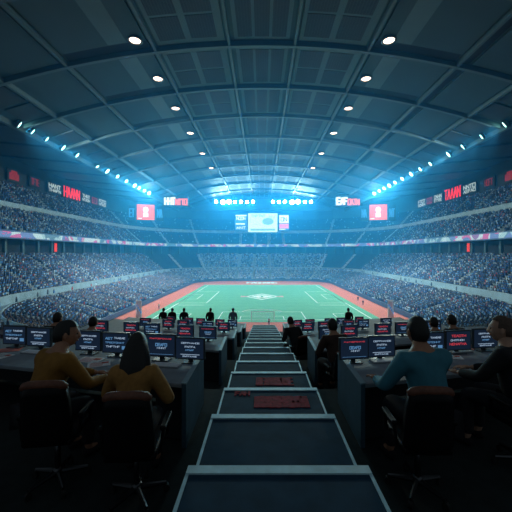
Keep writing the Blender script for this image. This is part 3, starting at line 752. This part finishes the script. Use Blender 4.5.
# ------------------------------------------------------------------ chairs
def make_chair():
    o = empty('swivel_chair', (0,0,0))
    bm = bmesh.new(); box(bm, -.25,.25,-.24,.26,.42,.50, bev=.035); link('seat', bm, 'leather', o, True)
    bm = bmesh.new(); nx_, nz_ = 9, 8; F, B = [], []
    for j in range(nz_):
        t = j/(nz_-1)
        for i in range(nx_):
            u = i/(nx_-1)*2-1; wd = .235*(1 - .10*t*t) ; x = u*wd
            zc = .46+t*.50 - .045*(abs(u)**3)*(1 if t > .8 else 0); y = -.26 - .07*t + .07*u*u
            F.append(bm.verts.new((x, y+.035, zc))); B.append(bm.verts.new((x, y-.035, zc)))
    ix = lambda i, j: j*nx_+i
    for j in range(nz_-1):
        for i in range(nx_-1):
            bm.faces.new((F[ix(i,j)],F[ix(i,j+1)],F[ix(i+1,j+1)],F[ix(i+1,j)])); bm.faces.new((B[ix(i,j)],B[ix(i+1,j)],B[ix(i+1,j+1)],B[ix(i,j+1)]))
    for i in range(nx_-1):
        bm.faces.new((F[ix(i,nz_-1)],B[ix(i,nz_-1)],B[ix(i+1,nz_-1)],F[ix(i+1,nz_-1)])); bm.faces.new((F[ix(i,0)],F[ix(i+1,0)],B[ix(i+1,0)],B[ix(i,0)]))
    for j in range(nz_-1):
        bm.faces.new((F[ix(0,j)],B[ix(0,j)],B[ix(0,j+1)],F[ix(0,j+1)])); bm.faces.new((F[ix(nx_-1,j)],F[ix(nx_-1,j+1)],B[ix(nx_-1,j+1)],B[ix(nx_-1,j)]))
    br = link('backrest', bm, 'leather', o, True)
    bm = bmesh.new(); P = []
    for i in range(13):
        u = i/12*2-1; P.append((u*.218, -.33+.07*u*u, .975-.045*abs(u)**3))
    tube(bm, P, [.022]+[.036]*11+[.022], 10); tr = link('top_roll', bm, 'brown', br, True); tr['label'] = 'brown leather top roll'
    for s in (-1, 1):
        bm = bmesh.new(); tube(bm, [(s*.27,-.15,.46),(s*.30,-.14,.62),(s*.30,.12,.64),(s*.27,.14,.46)], .018, 8); box(bm, s*.30-.03, s*.30+.03, -.16,.14,.63,.665, bev=.012); link('armrest', bm, 'leather', o)
    bm = bmesh.new(); tube(bm, [(0,0,.10),(0,0,.43)], [.035,.025], 10); link('stem', bm, 'chrome', o, True)
    bs = bmesh.new(); lathe(bs, [(.05,.07),(.05,.13),(.03,.14)], 12); hub = link('hub', bs, 'chrome', o, True)
    for k in range(5):
        a = 2*math.pi*k/5+.3; c, s_ = math.cos(a), math.sin(a)
        bm = bmesh.new(); tube(bm, [(0,0,.10),(.29*c,.29*s_,.075)], [.028,.016], 8); lg = link('leg', bm, 'chrome', o)
        bm = bmesh.new(); tube(bm, [(.29*c-.02*s_,.29*s_+.02*c,.033),(.29*c+.02*s_,.29*s_-.02*c,.033)], .033, 10); link('caster', bm, 'rubber', lg)
    return o
ch0 = make_chair(); chf = [True]
def place_chair(X, Y, fv, rz, label, sc=1.07):
    o = ch0 if chf[0] else dup(ch0); chf[0] = False
    o.location = (X, Y, EYE-fv); o.rotation_euler = (0,0,rz); o.scale = (sc*.82,sc*.9,sc*1.02); tag(o, label, 'chair', 'swivel chairs behind the desks'); return o

# ------------------------------------------------------------------ people
def skin(chains, sub=2, smooth=0, vox=0):
    """chains: list of (points, radii); a shared point joins chains; returns an evaluated mesh"""
    idx, vs, rs, es = {}, [], [], []
    for pts, rr in chains:
        prev = None
        for p, r in zip(pts, rr):
            k = tuple(round(c, 5) for c in p)
            if k not in idx: idx[k] = len(vs); vs.append(p); rs.append(r)
            if prev is not None and prev != idx[k]: es.append((prev, idx[k]))
            prev = idx[k]
    me = bpy.data.meshes.new('t'); me.from_pydata([tuple(v) for v in vs], es, []); ob = bpy.data.objects.new('t', me); C.objects.link(ob)
    ob.modifiers.new('s', 'SKIN')
    for i, r in enumerate(rs):
        d = me.skin_vertices[0].data[i]; d.radius = r if isinstance(r, tuple) else (r, r); d.use_root = (i == 0)
    m = ob.modifiers.new('b', 'SUBSURF'); m.levels = m.render_levels = sub
    if vox: m = ob.modifiers.new('r', 'REMESH'); m.mode = 'VOXEL'; m.voxel_size = vox
    if smooth: m = ob.modifiers.new('c', 'SMOOTH'); m.factor = .5; m.iterations = smooth
    dg = bpy.context.evaluated_depsgraph_get(); out = bpy.data.meshes.new_from_object(ob.evaluated_get(dg))
    bpy.data.objects.remove(ob); return out
def add_mesh(bm, me, mi=0, mtx=None):
    n = len(bm.verts); nf = len(bm.faces); bm.from_mesh(me)
    bm.verts.ensure_lookup_table(); bm.faces.ensure_lookup_table()
    if mtx is not None:
        for v in bm.verts[n:]: v.co = mtx @ v.co
    for f in bm.faces[nf:]: f.material_index = mi
def head_shape(bm, mtx):
    """head with brow, eye sockets, nose, mouth, chin and ears; y is forward"""
    n0 = len(bm.verts); nf = len(bm.faces)
    bmesh.ops.create_uvsphere(bm, u_segments=28, v_segments=22, radius=1.)
    bm.verts.ensure_lookup_table(); bm.faces.ensure_lookup_table()
    g = lambda a, s: math.exp(-(a/s)**2)
    for v in bm.verts[n0:]:
        x, y, z = v.co
        wx = 1 - .30*max(0, -z)**1.5 - .06*max(0, z)**2
        Y = y*.098; X = x*.077*wx; Z = z*.118
        if y > 0:
            Y -= .012*max(0, -z)*0
            Y += .024*g(x, .17)*g(z+.22, .17) + .008*g(x, .13)*g(z+.02, .25)      # nose
            Y -= .011*(g(x-.36, .17)+g(x+.36, .17))*g(z-.05, .14)                  # sockets
            Y += .006*g(z-.22, .14)*g(x, .6)                                      # brow
            Y += .007*g(x, .25)*g(z+.52, .1) + .012*g(x, .3)*g(z+.86, .18)         # lips, chin
        else:
            Y -= .010*g(z-.15, .5)
            if z < -.3: Y += .035*(-z-.3)
        v.co = mtx @ Vector((X, Y, Z))
    for f in bm.faces[nf:]: f.material_index = 0
    for s in (-1, 1):
        e = bmesh.ops.create_uvsphere(bm, u_segments=10, v_segments=8, radius=1., matrix=mtx @ Matrix.Translation((s*.079,-.008,-.005)) @ Matrix.Rotation(s*.25, 4, 'Z') @ Matrix.Diagonal((.011,.02,.033,1)))
        e = bmesh.ops.create_uvsphere(bm, u_segments=10, v_segments=8, radius=.0115, matrix=mtx @ Matrix.Translation((s*.029,.078,.006)))
        for v in e['verts']:
            for f in v.link_faces: f.material_index = 1
    e = bmesh.ops.create_uvsphere(bm, u_segments=10, v_segments=6, radius=1., matrix=mtx @ Matrix.Translation((0,.092,-.062)) @ Matrix.Diagonal((.023,.008,.007,1)))
    for v in e['verts']:
        for f in v.link_faces: f.material_index = 2
def hair_shape(kind, mtx):
    bm = bmesh.new(); bmesh.ops.create_uvsphere(bm, u_segments=28, v_segments=22, radius=1.)
    dele = []
    for v in bm.verts:
        x, y, z = v.co; wx = 1 - .30*max(0, -z)**1.5 - .06*max(0, z)**2
        k = 1.09 + .025*math.sin(9*x+5*z)*math.sin(7*y+3)
        X = x*.077*wx*k; Y = y*.098*k - (.012 if y < 0 else 0); Z = z*.118*k + .004
        v.co = Vector((X, Y, Z))
        lim = .42 if y > .35 else (-.12 if y > -.1 else -.55)
        if kind == 'long': lim = .38 if y > .45 else -.6
        if kind == 'thin': lim = .55 if y > .35 else (.02 if y > -.1 else -.45)
        if z < lim: dele.append(v)
    bmesh.ops.delete(bm, geom=dele, context='VERTS')
    if kind == 'long':
        # a fall of hair over the back: rings from the crown to below the shoulders
        prev = None
        for j in range(12):
            t = j/11; zc = .075 - .55*t; rx = .072 + .055*math.sin(math.pi*.5*min(1, t*2.6)) - .018*max(0, t-.6)*2.2; ry = .070 + .012*min(1,t*3) - .035*t; yc = -.035 - .075*math.sin(math.pi*.5*min(1, t*1.5))
            ring = []
            for k in range(24):
                a = 2*math.pi*k/24; wv = 1 + .045*math.sin(7*a+j*.35) + .02*math.sin(13*a-j*.2)
                ring.append(bm.verts.new((rx*math.cos(a)*wv, yc + ry*math.sin(a)*wv, zc - .006*math.cos(3*a)*t)))
            if prev:
                for k in range(24): bm.faces.new((prev[k], prev[(k+1)%24], ring[(k+1)%24], ring[k]))
            else: bm.faces.new(ring[::-1])
            prev = ring
        bm.faces.new(prev)
    bmesh.ops.recalc_face_normals(bm, faces=bm.faces)
    for v in bm.verts: v.co = mtx @ v.co
    return bm
def person(loc, rz, label, sc=1.1, pose='sit', lean=.10, head=(0,0), hands=None, shirt='mustard', sleeve='long', hair='hair', hk='short', skinm='skin', group=None, female=False, detail=False):
    o = empty('person', loc, rz, label, 'person', group); o.scale = (sc,sc,sc)
    w = .84 if female else 1.
    sit = pose == 'sit'
    H = .545 if sit else .95                                     # height of the hip joints
    pel = Vector((0,0,H)); sp = Vector((0,.02+lean*.3,H+.17)); chs = Vector((0,.03+lean*.75,H+.34)); nb = Vector((0,.03+lean*1.05,H+.475)); nk = Vector((0,.045+lean*1.2,H+.535)); hd = Vector((0,.065+lean*1.3,H+.605))
    arms = []
    for s in (-1, 1):
        sh = Vector((s*.185*w, nb.y-.012, H+.44))
        if hands: wr = Vector(hands[0 if s < 0 else 1])
        elif sit: wr = Vector((s*.15, .44, H+.13))
        else: wr = Vector((s*.20, .05, H-.10))
        mid = (sh+wr)/2; dirv = wr-sh; L = dirv.length; hl = .285
        bend = math.sqrt(max(0, hl*hl-(L/2)**2)); out = Vector((s*.55, -.25 if sit else -.9, -.8 if sit else 0)); out -= dirv*(out.dot(dirv)/max(L*L,1e-6)); out.normalize()
        el = mid + out*bend; fw = (wr-el).normalized()
        if L > 2*hl: wr = sh + dirv*(2*hl/L)
        arms.append((s, sh, el, wr, fw))
    legs = []
    for s in (-1, 1):
        hp = Vector((s*.09,0.01,H-.02))
        if sit: kn = Vector((s*.12,.42,H-.02)); an = Vector((s*.12,.40,.09)); 
        else: kn = Vector((s*.10,.03,.50)); an = Vector((s*.11,-.02+.06*s*0,.09))
        legs.append((s, hp, kn, an))
    # body
    body = [([pel, sp, chs, nb, nk, hd], [(.12,.09),(.115,.085),(.13,.09),(.075,.065),(.062,.064),(.055,.065)])]
    for s, sh, el, wr, fw in arms: body.append(([nb, sh, sh.lerp(el,.5), el, el.lerp(wr,.5), wr], [(.07,.06),.05,.045,.038,.036,.026]))
    for s, hp, kn, an in legs: body.append(([pel, hp, hp.lerp(kn,.5), kn, kn.lerp(an,.4), an, an+Vector((0,.13,-.05))], [(.12,.09),.08,.072,.053,.05,.035,.03]))
    bm = bmesh.new(); add_mesh(bm, skin(body))
    for s, sh, el, wr, fw in arms:
        side = Vector((0,0,1)).cross(fw).normalized() if sit else Vector((0,1,0)); up = fw.cross(side).normalized()
        if sit: up = Vector((0,0,1)); fw = Vector((fw.x, fw.y, max(-.1, min(.02, fw.z)))).normalized(); side = up.cross(fw).normalized()
        palm = wr + fw*.075
        add_mesh(bm, skin([([wr-fw*.01, wr+fw*.04, palm], [(.024,.024),(.034,.02),(.038,.017)])], 2))
        for q, (off, ln) in enumerate(((-.028,.066),(-.0095,.078),(.0095,.073),(.028,.056))):
            b0 = palm - fw*.01 + side*off*1.0; c1 = b0 + fw*(.02+ln*.4) + side*off*.25 - up*.002; c2 = c1 + fw*ln*.34 - up*.014; c3 = c2 + fw*ln*.24 - up*.018
            add_mesh(bm, skin([([b0, c1, c2, c3], [.010,.0092,.0085,.007])], 1))
        ts = -s if sit else 1
        tdir = side*(1 if side.dot(Vector((-s,0,0))) > 0 else -1) if sit else side
        t0 = wr + fw*.03 + tdir*.018; t1 = t0 + fw*.03 + tdir*.03 - up*.004; t2 = t1 + fw*.032 + tdir*.010 - up*.008
        add_mesh(bm, skin([([t0, t1, t2], [.013,.011,.008])], 1))
    hm = Matrix.Translation(hd + Vector((0,.012,.035))) @ Matrix.Rotation(head[0], 4, 'Z') @ Matrix.Rotation(head[1], 4, 'X')
    if detail:
        me = bpy.data.meshes.new('t'); bm.to_mesh(me); bm.free(); ob = bpy.data.objects.new('t', me); C.objects.link(ob)
        m = ob.modifiers.new('r', 'REMESH'); m.mode = 'VOXEL'; m.voxel_size = .0055
        m = ob.modifiers.new('c', 'SMOOTH'); m.factor = .5; m.iterations = 3
        me2 = bpy.data.meshes.new_from_object(ob.evaluated_get(bpy.context.evaluated_depsgraph_get())); bpy.data.objects.remove(ob)
        if len(me2.vertices) > 8000: bm = bmesh.new(); add_mesh(bm, me2)
        else: print('BODY?', label); bm = bmesh.new(); bm.from_mesh(me)
    head_shape(bm, hm)
    link('body', bm, [skinm,'eye','lip'], o, True)
    # shirt
    e = .016
    for jit in (0, .04, -.04, .08, -.08, .12, -.12, .16):
        ch2 = chs.lerp(nb, .45+jit)
        S_ = [([pel+Vector((0,0,-.02)), sp, chs, ch2, nb+Vector((0,.004,.012)), nb+Vector((0,.008,.03))], [(.160*w+e,.125+e),(.152*w+e,.12+e),(.165*w+e,.122+e),(.15*w+e,.11+e),(.092,.084),(.078,.078)])]
        for s, sh, el, wr, fw in arms:
            if sleeve == 'long': S_.append(([ch2, sh, sh.lerp(el,.5), el, el.lerp(wr,.5), el.lerp(wr,.93)], [(.15*w+e,.11+e),.082,.072,.062,.054,.04]))
            else: S_.append(([ch2, sh, sh.lerp(el,.5), sh.lerp(el,.92)], [(.15*w+e,.11+e),.082,.074,.066]))
        sm_ = skin(S_, 2, 10, .013)
        if len(sm_.vertices) < 5000: continue
        pc = np.empty(len(sm_.vertices)*3); sm_.vertices.foreach_get('co', pc); pc = pc.reshape(-1, 3)
        near_ = [np.min(np.linalg.norm(pc-np.array(p), axis=1)) for p in (sp, chs, arms[0][1], arms[1][1], arms[0][2], arms[1][2])]
        tor = pc[(pc[:,2] > sp.z-.06) & (pc[:,2] < chs.z) & (np.abs(pc[:,0]) < .2)]
        if max(near_) < .24 and len(tor) > 200 and np.ptp(tor[:,0]) > .2: break
    else: sm_ = skin(S_, 2, 6)
    bm = bmesh.new(); add_mesh(bm, sm_)
    link('shirt', bm, shirt, o, True)
    T_ = []
    for s, hp, kn, an in legs: T_.append(([pel+Vector((0,0,-.03)), hp, hp.lerp(kn,.5), kn, kn.lerp(an,.5), an+Vector((0,0,.02))], [(.15*w,.115),.102,.09,.072,.064,.055]))
    bm = bmesh.new(); add_mesh(bm, skin(T_)); link('trousers', bm, 'trousers', o, True)
    for s, hp, kn, an in legs:
        bm = bmesh.new(); add_mesh(bm, skin([([an+Vector((0,-.05,-.045)), an+Vector((0,.05,-.04)), an+Vector((0,.17,-.052))], [(.042,.042),(.046,.045),(.038,.034)])], 2)); link('shoe', bm, 'black', o, True)
    link('hair', hair_shape(hk, hm), hair, o, True)
    return o
def seat_person(X, Y, n, rz, label, chair_label, sc=1.12, chair_back=.0, **kw):
    fv = floor_v(n); p = person((X, Y, EYE-fv), rz, label, sc, **kw)
    r = Matrix.Rotation(kw.get('chair_rz', rz), 3, 'Z')
    return p
def chair_for(X, Y, n, rz, label, sc=1.07):
    return place_chair(X, Y, floor_v(n), rz, label, sc)

F0 = floor_v(0)
person((-2.25,3.28,EYE-F0), -R(30), 'person in a mustard brown shirt and short black hair, reaching over papers', 1.14, lean=.15, head=(-R(32),-R(4)), hands=((-.02,.60,.715),(.17,.58,.715)), shirt='mustard', hair='hair', detail=True)
chair_for(-1.98,3.20,0,R(8), 'swivel chair behind the person in the mustard brown shirt')
person((-1.20,2.98,EYE-F0), R(4), 'person with long straight black hair and a mustard top, back turned', 1.10, lean=.12, head=(R(3),-R(3)), hands=((-.20,.52,.74),(.20,.44,.70)), shirt='mustard2', hair='hair', hk='long', female=True, detail=True)
chair_for(-1.13,2.98,0,R(4), 'swivel chair behind the long-haired person')
person((1.63,3.12,EYE-F0), R(12), 'person in a teal shirt and dark hair, sitting with back turned', 1.20, lean=.10, head=(-R(4),-R(2)), hands=((-.22,.50,.70),(.16,.54,.70)), shirt='teal', hair='hair', detail=True)
chair_for(1.45,3.08,0,-R(2), 'swivel chair behind the person in the teal shirt')
person((2.75,3.50,EYE-F0), R(34), 'person in a black jacket with grey-brown hair, face turned toward the stairs', 1.16, lean=.06, head=(R(18),0), hands=((-.12,.50,.70),(.14,.50,.70)), shirt='black', hair='hairbrown', hk='thin', skinm='skin2', detail=True)
chair_for(2.70,3.42,0,R(8), 'swivel chair behind the person in the black jacket')
chair_for(-2.86,2.72,0,-R(20), 'empty swivel chair by itself behind the mustard brown shirt', 1.07)
# farther rows
def row_person(n, x, off, rz, label, sc=1.1, **kw):
    s = -1 if x < 262 else 1; Y = ROWS[n]['z']
    for _ in range(6): X = (x-262)/330*Y; Y = ROWS[n]['z'] + off + abs(X-XIN[s])*TAN
    person((X, Y, EYE-floor_v(n)), rz, label, sc, **kw)
    chair_for(X, Y-.04, n, rz, 'swivel chair under the ' + label.split(',')[0], 1.0)
row_person(1, 338, -.72, R(16), 'person in dark brown with cropped black hair, beside the stairs in the second row', 1.14, lean=.1, shirt='brownshirt', hair='hair')
row_person(2, 298, -.55, R(30), 'person leaning at the third row desk end, teal shirt side of the stairs', 1.1, lean=.22, shirt='black', hair='hair')
row_person(1, 50, -.62, -R(10), 'dark figure with bushy hair at the second row, behind the outer monitors', 1.1, shirt='black', hair='hair')
row_person(1, 87, -.6, -R(8), 'dark figure in the second row behind the mustard brown shirt', 1.06, shirt='trousers', hair='hair')
row_person(1, 440, -.6, R(8), 'dark figure in the second row beyond the teal shirt', 1.06, shirt='black', hair='hair')
row_person(1, 459, -.6, R(12), 'dark figure in the second row, next outward from the stairs toward the black jacket', 1.08, shirt='trousers', hair='hair')
for x, sh, sk, lb, rz in ((163,'black','skin','standing dark figure, farthest from the stairs of the trio by the grass'),(172,'black','skin','standing dark figure, middle of the trio by the grass'),(184,'black','skin','standing dark figure, nearest the stairs of the trio by the grass'),
                  (210,'black','skin2','dark figure standing between the trio and the stairs'),(233,'grey_cloth','skin','figure in grey-blue standing beside the stair end'),(349,'black','skin','dark figure standing below the desks on the teal shirt side')) and [
                  (a,b,c,d,R(12*(i % 3-1))) for i,(a,b,c,d) in enumerate(((163,'black','skin','standing dark figure, farthest from the stairs of the trio by the grass'),(172,'black','skin','standing dark figure, middle of the trio by the grass'),(184,'black','skin','standing dark figure, nearest the stairs of the trio by the grass'),
                  (210,'black','skin2','dark figure standing between the trio and the stairs'),(233,'grey_cloth','skin','figure in grey-blue standing beside the stair end'),(349,'black','skin','dark figure standing below the desks on the teal shirt side')))]:
    Y = 20.6; person(((x-262)/330*Y, Y, EYE-5.12), rz, lb, .98, pose='stand', lean=.02, shirt=sh, skinm=sk)
for x, y, sh, lb in ((269,325,'white_cloth','figure in white standing beside the near goal'),(159,309,'white_cloth','figure in white on the red track, mustard shirt side'),(363,305,'black','dark figure on the red track, teal shirt side'),(358,301,'black','second dark figure farther along the red track, teal shirt side')):
    Y = EYE*330/(y-253); person(((x-262)/330*Y, Y, -.02), R(160), lb, 1.05, pose='stand', lean=.02, shirt=sh)

# ------------------------------------------------------------------ goal and corner banners
o = empty('football_goal', (.2, 87.2, 0), 0, 'white goal with net at the near end of the pitch, beyond the stairs', 'goal')
bm = bmesh.new(); tube(bm, [(-3.,0,0),(-3.,0,2.5)], .1, 8); link('post', bm, 'white_metal', o)
bm = bmesh.new(); tube(bm, [(3.,0,0),(3.,0,2.5)], .1, 8); link('post', bm, 'white_metal', o)
bm = bmesh.new(); tube(bm, [(-3.1,0,2.5),(3.1,0,2.5)], .1, 8); link('crossbar', bm, 'white_metal', o)
bm = bmesh.new()
for k in range(16):
    x = -3+.4*k; tube(bm, [(x,0,2.5),(x,-.7,2.3),(x,-1.4,0)], .018, 4)
for k in range(7):
    t = k/6; tube(bm, [(-3,-.7-.7*t,2.3-2.3*t),(3,-.7-.7*t,2.3-2.3*t)], .018, 4)
link('net', bm, 'net', o)
for s, side in ((-1,'mustard shirt'),(1,'teal shirt')):
    o = empty('corner_banner', (s*33.6, 88, -.02), 0, f'tall white banner at the corner of the red track, {side} side', 'banner')
    bm = bmesh.new(); lathe(bm, [(.6,0),(.6,.12),(.15,.2)], 14); link('base', bm, 'steel', o)
    bm = bmesh.new(); tube(bm, [(0,0,.1),(0,0,5.6)], .06, 8); link('pole', bm, 'white_metal', o)
    bm = bmesh.new(); 
    for j in range(8):
        for i in range(4):
            f = lambda a, b: (.08+a*1.5/4*(1-.12*(b/8)), .12*math.sin(a*1.3+b*.5), .7+b*4.8/8)
            q = [bm.verts.new(f(i,j)), bm.verts.new(f(i+1,j)), bm.verts.new(f(i+1,j+1)), bm.verts.new(f(i,j+1))]; fc = bm.faces.new(q); fc.material_index = 1 if (i + j) % 5 == 0 and 1 < j < 6 else 0
    bmesh.ops.remove_doubles(bm, verts=bm.verts, dist=.001); bmesh.ops.solidify(bm, geom=list(bm.faces), thickness=.02)
    link('flag', bm, ['white_cloth','sc_blue'], o, True)

# ------------------------------------------------------------------ haze, world, view
hz = bpy.data.materials.new('haze'); hz.use_nodes = True; nt = hz.node_tree; nt.nodes.clear()
out = nt.nodes.new('ShaderNodeOutputMaterial'); vs = nt.nodes.new('ShaderNodeVolumeScatter')
vs.inputs['Color'].default_value = (.045,.455,.98,1); vs.inputs['Density'].default_value = .0025; vs.inputs['Anisotropy'].default_value = .6
nt.links.new(vs.outputs[0], out.inputs['Volume'])
bm = bmesh.new(); box(bm, -104, 104, 34, 276.5, .1, 62.5); o = link('haze', bm, [hz]); o['kind'] = 'stuff'; tag(o, 'thin blue haze filling the air of the arena', 'haze')
w = bpy.data.worlds.new('world'); scn.world = w; w.use_nodes = True
bg = w.node_tree.nodes['Background']; bg.inputs['Color'].default_value = (.62,.80,.92,1); bg.inputs['Strength'].default_value = .10  # even ambient added as fill light on the backs and desks
scn.view_settings.view_transform = 'Standard'; scn.view_settings.look = 'None'; scn.view_settings.exposure = 0.; scn.view_settings.gamma = 1.
scn.view_settings.use_curve_mapping = False
scn.cycles.use_denoising = True; scn.cycles.volume_bounces = 1; scn.cycles.max_bounces = 6; scn.cycles.sample_clamp_indirect = 4.
